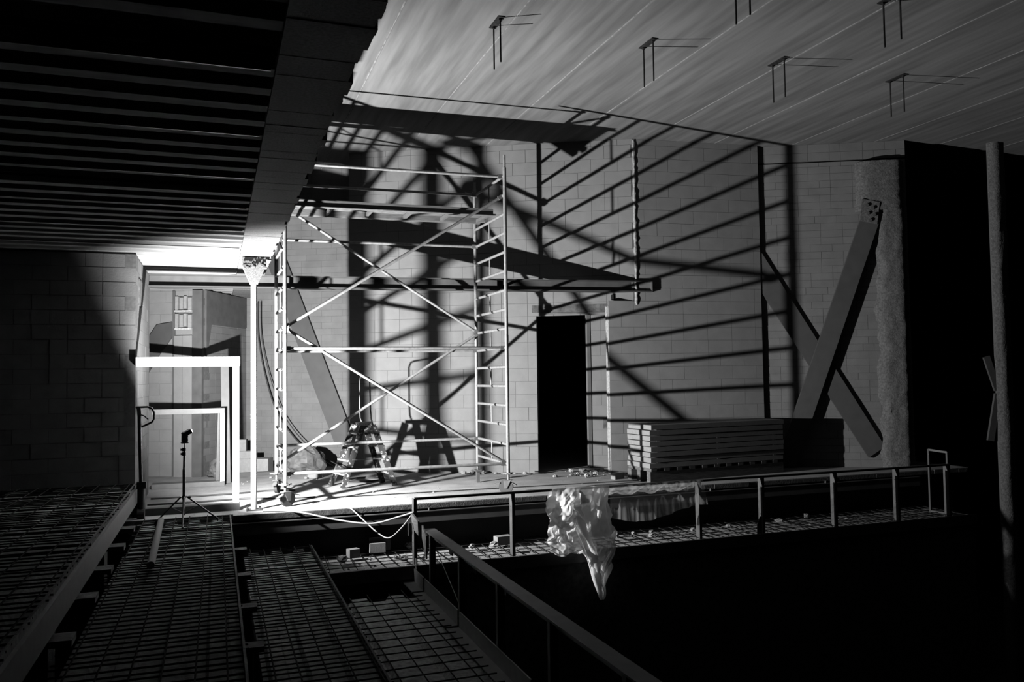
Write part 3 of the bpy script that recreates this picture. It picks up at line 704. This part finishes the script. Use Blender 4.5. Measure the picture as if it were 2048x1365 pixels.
MB().obox((-.340, 10.28, 1.035), fx*.02, fy*.03, (0, 0, .015)).build('swivel_neck', M_BLACK, fg)
for i in range(3):
    MB().obox(V(-.340, 10.28, .955+.025*i)+fx*.03, fx*.006, fy*.012, (0, 0, .007)).build('side_catch', M_ZINC, fg)
# ------------------------------------------------------------------ things lying about
tag(MB().tube((-.59, 10.32, .05), (-.53, 7.85, .05), .034, 14).build('cardboard_tube', M_AER, origin=(-.56, 9, 0), smooth=True), 'pale tube lying along the rebar deck next to the light stand', 'tube')
def cable(pts, r, m_, name, label, n=6):
    P_ = [Vector(p) for p in pts]; out = []
    for i in range(len(P_)-1):
        p0, p1, p2, p3 = P_[max(i-1, 0)], P_[i], P_[i+1], P_[min(i+2, len(P_)-1)]
        for k in range(8):
            t = k/8; out.append(.5*((2*p1)+(-p0+p2)*t+(2*p0-5*p1+4*p2-p3)*t*t+(-p0+3*p1-3*p2+p3)*t**3))
    out.append(P_[-1])
    return tag(MB().path(out, r, n).build(name, m_, smooth=True, origin=P_[0]), label, 'cable')
cable([(.55, 10.78, .012), (.8, 10.68, .012), (1.05, 10.57, -.02), (1.4, 10.42, -.10), (1.8, 10.2, -.14), (2.1, 9.97, -.04), (2.24, 9.85, .02)], .012, M_CABW, 'power_cable', 'thick white cable drooping from the floor edge to the guard rail')
cable([(1.55, 10.75, .01), (1.62, 10.60, -.01), (1.75, 10.45, -.14), (1.9, 10.25, -.28), (2.0, 10.1, -.31), (2.12, 9.97, -.18), (2.24, 9.85, .01)], .008, M_CABW, 'power_cable', 'thin white cable hanging in a loop below the floor edge')
cable([(.75, 16.40, 3.12), (.76, 16.38, 2.45), (.89, 16.30, 1.68), (1.10, 16.15, 1.0), (1.50, 15.9, .42), (2.0, 15.3, .05), (2.1, 14.6, .012)], .014, M_CABB, 'power_cable', 'dark cable hanging in a curve on the recessed wall')
cable([(.80, 16.34, 3.12), (.82, 16.31, 2.4), (1.0, 16.17, 1.55), (1.27, 15.94, .85), (1.70, 15.50, .32), (2.2, 14.95, .03)], .009, M_CABB, 'power_cable', 'second thinner cable beside the one curving down the recessed wall')
cable([(-.85, 12.55, .012), (-.3, 12.55, .012), (.3, 12.6, .012), (.7, 12.7, .012), (1.1, 12.6, .012)], .013, M_CABB, 'power_cable', 'dark cable lying across the passage floor, nearer the block pile')
cable([(-.85, 11.95, .012), (-.2, 11.95, .012), (.35, 12.0, .012), (.9, 11.8, .012), (1.3, 11.75, .012)], .013, M_CABB, 'power_cable', 'dark cable lying across the passage floor, nearer the white frame')
lp = []
for i in range(34):
    a = i*.55; lp.append((2.25+.32*math.cos(a)+.03*math.sin(i), 13.35+.26*math.sin(a)+.02*math.cos(i*1.7), .012+.0006*i))
cable(lp, .008, M_CABB, 'cable_coil', 'loose coil of dark cable behind the step ladder')
# pile of aerated blocks and the board under it
bpile = [((.62, 15.35, 0), (.62, .3, .26), 'long pale block at the bottom of the pile on the passage floor'),
         ((.50, 15.42, .26), (.34, .25, .13), 'middle pale block in the pile on the passage floor'),
         ((.42, 15.48, .39), (.2, .22, .2), 'small topmost block of the pile on the passage floor'),
         ((1.16, 15.42, 0), (.26, .28, .27), 'pale block beside the pile, under the hanging cable')]
for i, (p, s_, lab) in enumerate(bpile):
    o = bpy.data.objects.new('aerated_block', cube_mesh('aerated_block', M_AER)); C.objects.link(o)
    o.location = (p[0], p[1], p[2]+s_[2]/2); o.scale = s_; o.rotation_euler = (0, 0, -.35+.1*i); tag(o, lab, 'block')
o = bpy.data.objects.new('aerated_block', cube_mesh('aerated_block', M_AER)); C.objects.link(o)
o.location = (1.55, 14.15, .06); o.scale = (.24, .12, .12); o.rotation_euler = (0, 0, .1); tag(o, 'single pale block lying between scaffold and step ladder', 'block')
o = bpy.data.objects.new('aerated_block', cube_mesh('aerated_block', M_AER)); C.objects.link(o)
o.location = (5.98, 11.80, .05); o.scale = (.2, .1, .1); o.rotation_euler = (0, 0, .3); tag(o, 'pale brick lying at the foot of the wall end', 'block')
tag(MB().box(.30, 1.08, 14.95, 15.05, 0, .05).build('timber_batten', M_PLATE, origin=(1, 15.06, 0)), 'dark batten on the floor in front of the block pile', 'batten')
# rubbish bag
def crumple(c, sx, sy, sz, seed, amp):
    rn = random.Random(seed); n1, n2 = 12, 20; vs_ = []
    ph = [rn.uniform(0, 6) for _ in range(8)]
    for i in range(n1+1):
        for j_ in range(n2):
            t = math.pi*i/n1; a = 2*math.pi*j_/n2
            k = 1+amp*(math.sin(3*a+ph[0]+4*t)+.7*math.sin(7*a+ph[1]-3*t)+.6*math.sin(5*t+ph[2]+2*a))+rn.uniform(-.07, .07)
            vs_.append(V(c[0]+sx*k*math.sin(t)*math.cos(a), c[1]+sy*k*math.sin(t)*math.sin(a), max(c[2]+sz*(k*math.cos(t)+.75), c[2])))
    return MB().add(vs_, [(i*n2+j_, (i+1)*n2+j_, (i+1)*n2+(j_+1) % n2, i*n2+(j_+1) % n2) for i in range(n1) for j_ in range(n2)])
tag(crumple((1.48, 14.95, 0), .34, .26, .26, 3, .1).build('rubbish_bag', M_FABRIC, origin=(1.48, 14.95, 0)), 'crumpled dark plastic rubbish bag behind the scaffold', 'bag')
tag(crumple((.05, 14.9, 0), .16, .16, .17, 5, .14).build('debris_heap', M_FABRIC, origin=(.05, 14.9, 0)), 'small dark heap of debris behind the low grey frame', 'debris')
# rods under the ceiling
n = 0
for u in (2.98, 4.91, 6.80, 8.74):
    for v_, d in ((8.66, .115), (6.77, .115)):
        if v_ < 7 and u > 8: continue
        t = thing('rod_hanger', (u, v_, ZC), 'pair of thin rods hanging from a small plate under the concrete ceiling', 'hanger', 'rod hangers under the ceiling')
        MB().box(u-.04, u+.04, v_-d-.05, v_+d+.05, ZC-.012, ZC-.0005).build('ceiling_plate', M_REBAR, t)
        for s_ in (-1, 1):
            MB().tube((u, v_+s_*d, 5.145), (u, v_+s_*d, ZC-.01), .0095, 8).build('rod', M_REBAR, t)
            MB().disc((u, v_+s_*d, ZC-.022), (0, 0, 1), .02, .02, 6).build('nut', M_REBAR, t)
# rubble
PLACED = [(1.95, 10.65, .12), (3.62, 10.55, .14), (1.62, 10.5, .1), (2.0, 10.75, .16)]
def scatter(n, fn, r0, r1, lab, grp, seed, flat=1):
    rn = random.Random(seed)
    for i in range(n):
        r = r0+(r1-r0)*rn.random()**2.5
        for _ in range(40):
            p = fn(rn, r)
            if all((p[0]-a)**2+(p[1]-b)**2 > (1.45*r+c)**2 for a, b, c in PLACED): break
        PLACED.append((p[0], p[1], 1.45*r))
        tag(rock(p, r, seed*1000+i, flat).build('rubble_piece', M_RUBBLE, origin=p), lab, 'rubble', grp)
def on_net(rn, r, u0, u1, v0, v1):
    # small lumps drop into the meshes of the net, large ones lie on it
    if r < .032:
        k0, k1 = int((u0-1.25)/.16), int((u1-1.25)/.16)
        v_ = rn.choice([v for v in (10.035, 10.21, 10.385, 10.555, 10.72) if v0 <= v <= v1])
        return (1.33+.16*rn.randint(k0, k1), v_+rn.uniform(-.02, .02), -.635)
    return (rn.uniform(u0, u1), rn.uniform(v0, v1), -.594)
scatter(46, lambda r, rad: (r.gauss(5.9, .32), r.gauss(12.55, .22), 0), .012, .06, 'broken bit of pale rubble on the floor at the doorway', 'rubble at the doorway', 1)
def along_wall(r, rad):
    u = r.uniform(4.0, 5.1); q = PA(u, r.uniform(.05, .25), 0); return (q.x, q.y, 0)
scatter(18, along_wall, .01, .055, 'small pale rubble lump along the foot of the block wall', 'rubble along the block wall', 3)
scatter(26, lambda r, rad: on_net(r, rad, 1.4, 4.0, 10.0, 10.8), .02, .075, 'pale rubble lump on the walkway deck below the floor edge', 'rubble on the walkway', 4)
scatter(26, lambda r, rad: on_net(r, rad, 5.0, 10.5, 10.0, 10.6), .02, .06, 'pale rubble lump on the dim walkway behind the guard rail posts', 'rubble on the far walkway', 5)
scatter(40, lambda r, rad: (r.uniform(.6, 6.2), r.uniform(10.75, 12.2), 0), .006, .016, 'tiny chip of concrete on the floor in front of the scaffold', 'chips on the floor', 6)
scatter(16, lambda r, rad: (r.uniform(.3, 1.8), r.uniform(13.6, 15), 0), .012, .04, 'pale chip on the floor near the block pile', 'chips near the block pile', 7)
for i, (u, v_, s_, lab) in enumerate([(1.95, 10.65, (.2, .07, .12), 'pale block standing on the walkway near a round fixing'), (3.62, 10.55, (.22, .12, .1), 'pale block on the walkway behind the first guard rail post'), (1.62, 10.5, (.14, .1, .1), 'small pale block on the walkway beside the tier deck')]):
    o = bpy.data.objects.new('aerated_block', cube_mesh('aerated_block', M_AER)); C.objects.link(o)
    o.location = (u, v_, -.588+s_[2]/2); o.scale = s_; o.rotation_euler = (0, 0, .15*i); tag(o, lab, 'block')
bk = thing('mounting_bracket', (2.0, 10.75, -.588), 'small bolted steel bracket plate standing on the walkway', 'bracket')
MB().box(1.86, 2.14, 10.74, 10.755, -.588, -.40).build('plate', M_ZINC, bk)
MB().box(1.86, 2.14, 10.68, 10.755, -.41, -.40).build('lip', M_ZINC, bk)
for du in (-.05, .07): MB().disc((2.0+du, 10.735, -.5), (0, 1, 0), .022, .02, 8).build('bolt', M_STEEL, bk)
# ------------------------------------------------------------------ plastic film over the guard rail
def film(name, cols, rows, fn, label, m_=M_FILM):
    vs_ = [fn(i/cols, j_/rows) for j_ in range(rows+1) for i in range(cols+1)]; w_ = cols+1
    b_ = MB().add(vs_, [(j_*w_+i, j_*w_+i+1, (j_+1)*w_+i+1, (j_+1)*w_+i) for j_ in range(rows) for i in range(cols)])
    o = b_.build(name, m_, smooth=True, origin=(vs_[0].x, vs_[0].y, .19)); return tag(o, label, 'plastic sheet')
_rc = random.Random(77)
CR = [(_rc.uniform(-1, 1), _rc.uniform(-1, 1), _rc.uniform(0, 6.28), _rc.uniform(.5, 1.6)) for _ in range(14)]
def crease(x, y):
    v_ = 0
    for i, (a, b_, p, f_) in enumerate(CR):
        k = 9*f_*(1+i*.16); v_ += (1-2*abs(math.sin(.5*(k*(a*x*1.6+b_*y)+p))))/(1+i*.22)
    return v_*.012
def f1(s_, t):
    # t 0 behind the rail, .15 on top, then down in front, gathered to a tail
    if t < .15:
        k = t/.15; z = -.05+.25*k; v_ = 9.98-.09*k; u = 4.05+.77*s_; dep = 0
    else:
        k = (t-.15)/.85; q_ = min(1, max(0, (s_-.48)/.14)); q_ = q_*q_*(3-2*q_)
        q2 = min(1, max(0, (s_-.90)/.1)); zb = -.60-.55*q_+.35*q2
        z = .2+(zb-.2)*k
        u = 4.06-.13*math.sin(min(k*2.2, 1)*math.pi*.5)*(1-s_)+.80*s_+.05*k*(1-s_)
        if z < -.45: u += (4.62-u)*min(1, (-.45-z)/.7)*.72
        v_ = 9.845-.05*math.sin(math.pi*min(1, k*1.3))-.10*k-.13*k*q_
    kk = min(1, abs(t-.15)*6)
    vv = v_+kk*(crease(s_, t*1.7)*2.2+.045*math.sin(s_*14+2*t)); zz_ = z+kk*crease(s_+9, t*1.5)
    if t < .15: vv = max(vv, 9.97-.10*max(0, (t-.08)/.07))
    else:
        lim = 9.842-.055*min(1, max(0, (-.3-zz_)/.25)); vv = lim-.25*abs(vv-lim) if vv > lim else vv
    return V(u+kk*crease(s_*1.7+5, t*2.2), vv, zz_)
film('plastic_sheet', 90, 120, f1, 'crumpled clear plastic sheet draped over the guard rail, tail hanging down')
def f2(s_, t):
    u = 4.86+1.46*s_+.03*math.sin(t*7)*s_
    if t < .6:  # made-up stretch back to the floor edge, meant to shade the far walkway
        k = t/.6; v_ = 10.70-.81*k; z = .012+.185*k-.10*math.sin(math.pi*k)
        return V(u, v_, z+.02*math.sin(s_*25+5*k)*math.sin(math.pi*k)+.012*math.sin(s_*60)*math.sin(math.pi*k))
    k = (t-.6)/.4; kk = min(1, k*4)
    z = .197-k*(.42+.08*math.sin(s_*5))
    return V(u, 9.853-kk*.035+kk*(.02*math.sin(s_*33+4*t)+.012*math.sin(s_*70))*min(1, s_*8), z)
film('plastic_sheet', 70, 36, f2, 'thin see-through plastic sheet over the guard rail, with an added stretch to the floor edge', M_CLEAR)
tag(MB().add([V(4.10, 9.846, .17), V(4.45, 9.846, .15), V(4.62, 9.846, -.01), V(4.35, 9.846, -.03), V(4.15, 9.846, .02),
              V(4.10, 9.854, .17), V(4.45, 9.854, .15), V(4.62, 9.854, -.01), V(4.35, 9.854, -.03), V(4.15, 9.854, .02)],
             [(0, 4, 3, 2, 1), (5, 6, 7, 8, 9), (0, 1, 6, 5), (1, 2, 7, 6), (2, 3, 8, 7), (3, 4, 9, 8), (4, 0, 5, 9)]).build('cardboard_flap', M_GREYFR, origin=(4.3, 9.835, .1)), 'grey flap caught under the crumpled plastic on the rail', 'cardboard')
# far right column and braces in the dark
fc = thing('sprayed_column', (11.5, 9.5, -3.2), 'barely lit sprayed column in the dark at the far right', 'column')
b_ = MB(); rn = random.Random(11); g = []
for k in range(60):
    z = -3.2+8.4*k/59; g.append([V(11.36+.3*i/8+rn.uniform(-.008, .008), 9.5-.1*(1-abs(2*i/8-1)**4)+rn.uniform(-.01, .01), z) for i in range(9)])
b_.add([p for r in g for p in r], [(k*9+i, k*9+i+1, (k+1)*9+i+1, (k+1)*9+i) for k in range(59) for i in range(8)]).build('coating', M_ROUGH, fc, smooth=True)
MB().box(11.37, 11.65, 9.498, 9.53, -3.2, 5.2).build('core', M_STEEL, fc)
t = thing('cross_brace', (11.3, 9.55, 1), 'dim steel brace meeting the far right column', 'brace')
MB().bar((11.40, 9.52, 1.33), (11.25, 9.57, 1.85), .04, .10).build('flange', M_PLATE, t)
MB().bar((11.40, 9.52, 1.27), (11.26, 9.56, .55), .04, .10).build('flange', M_PLATE, t)
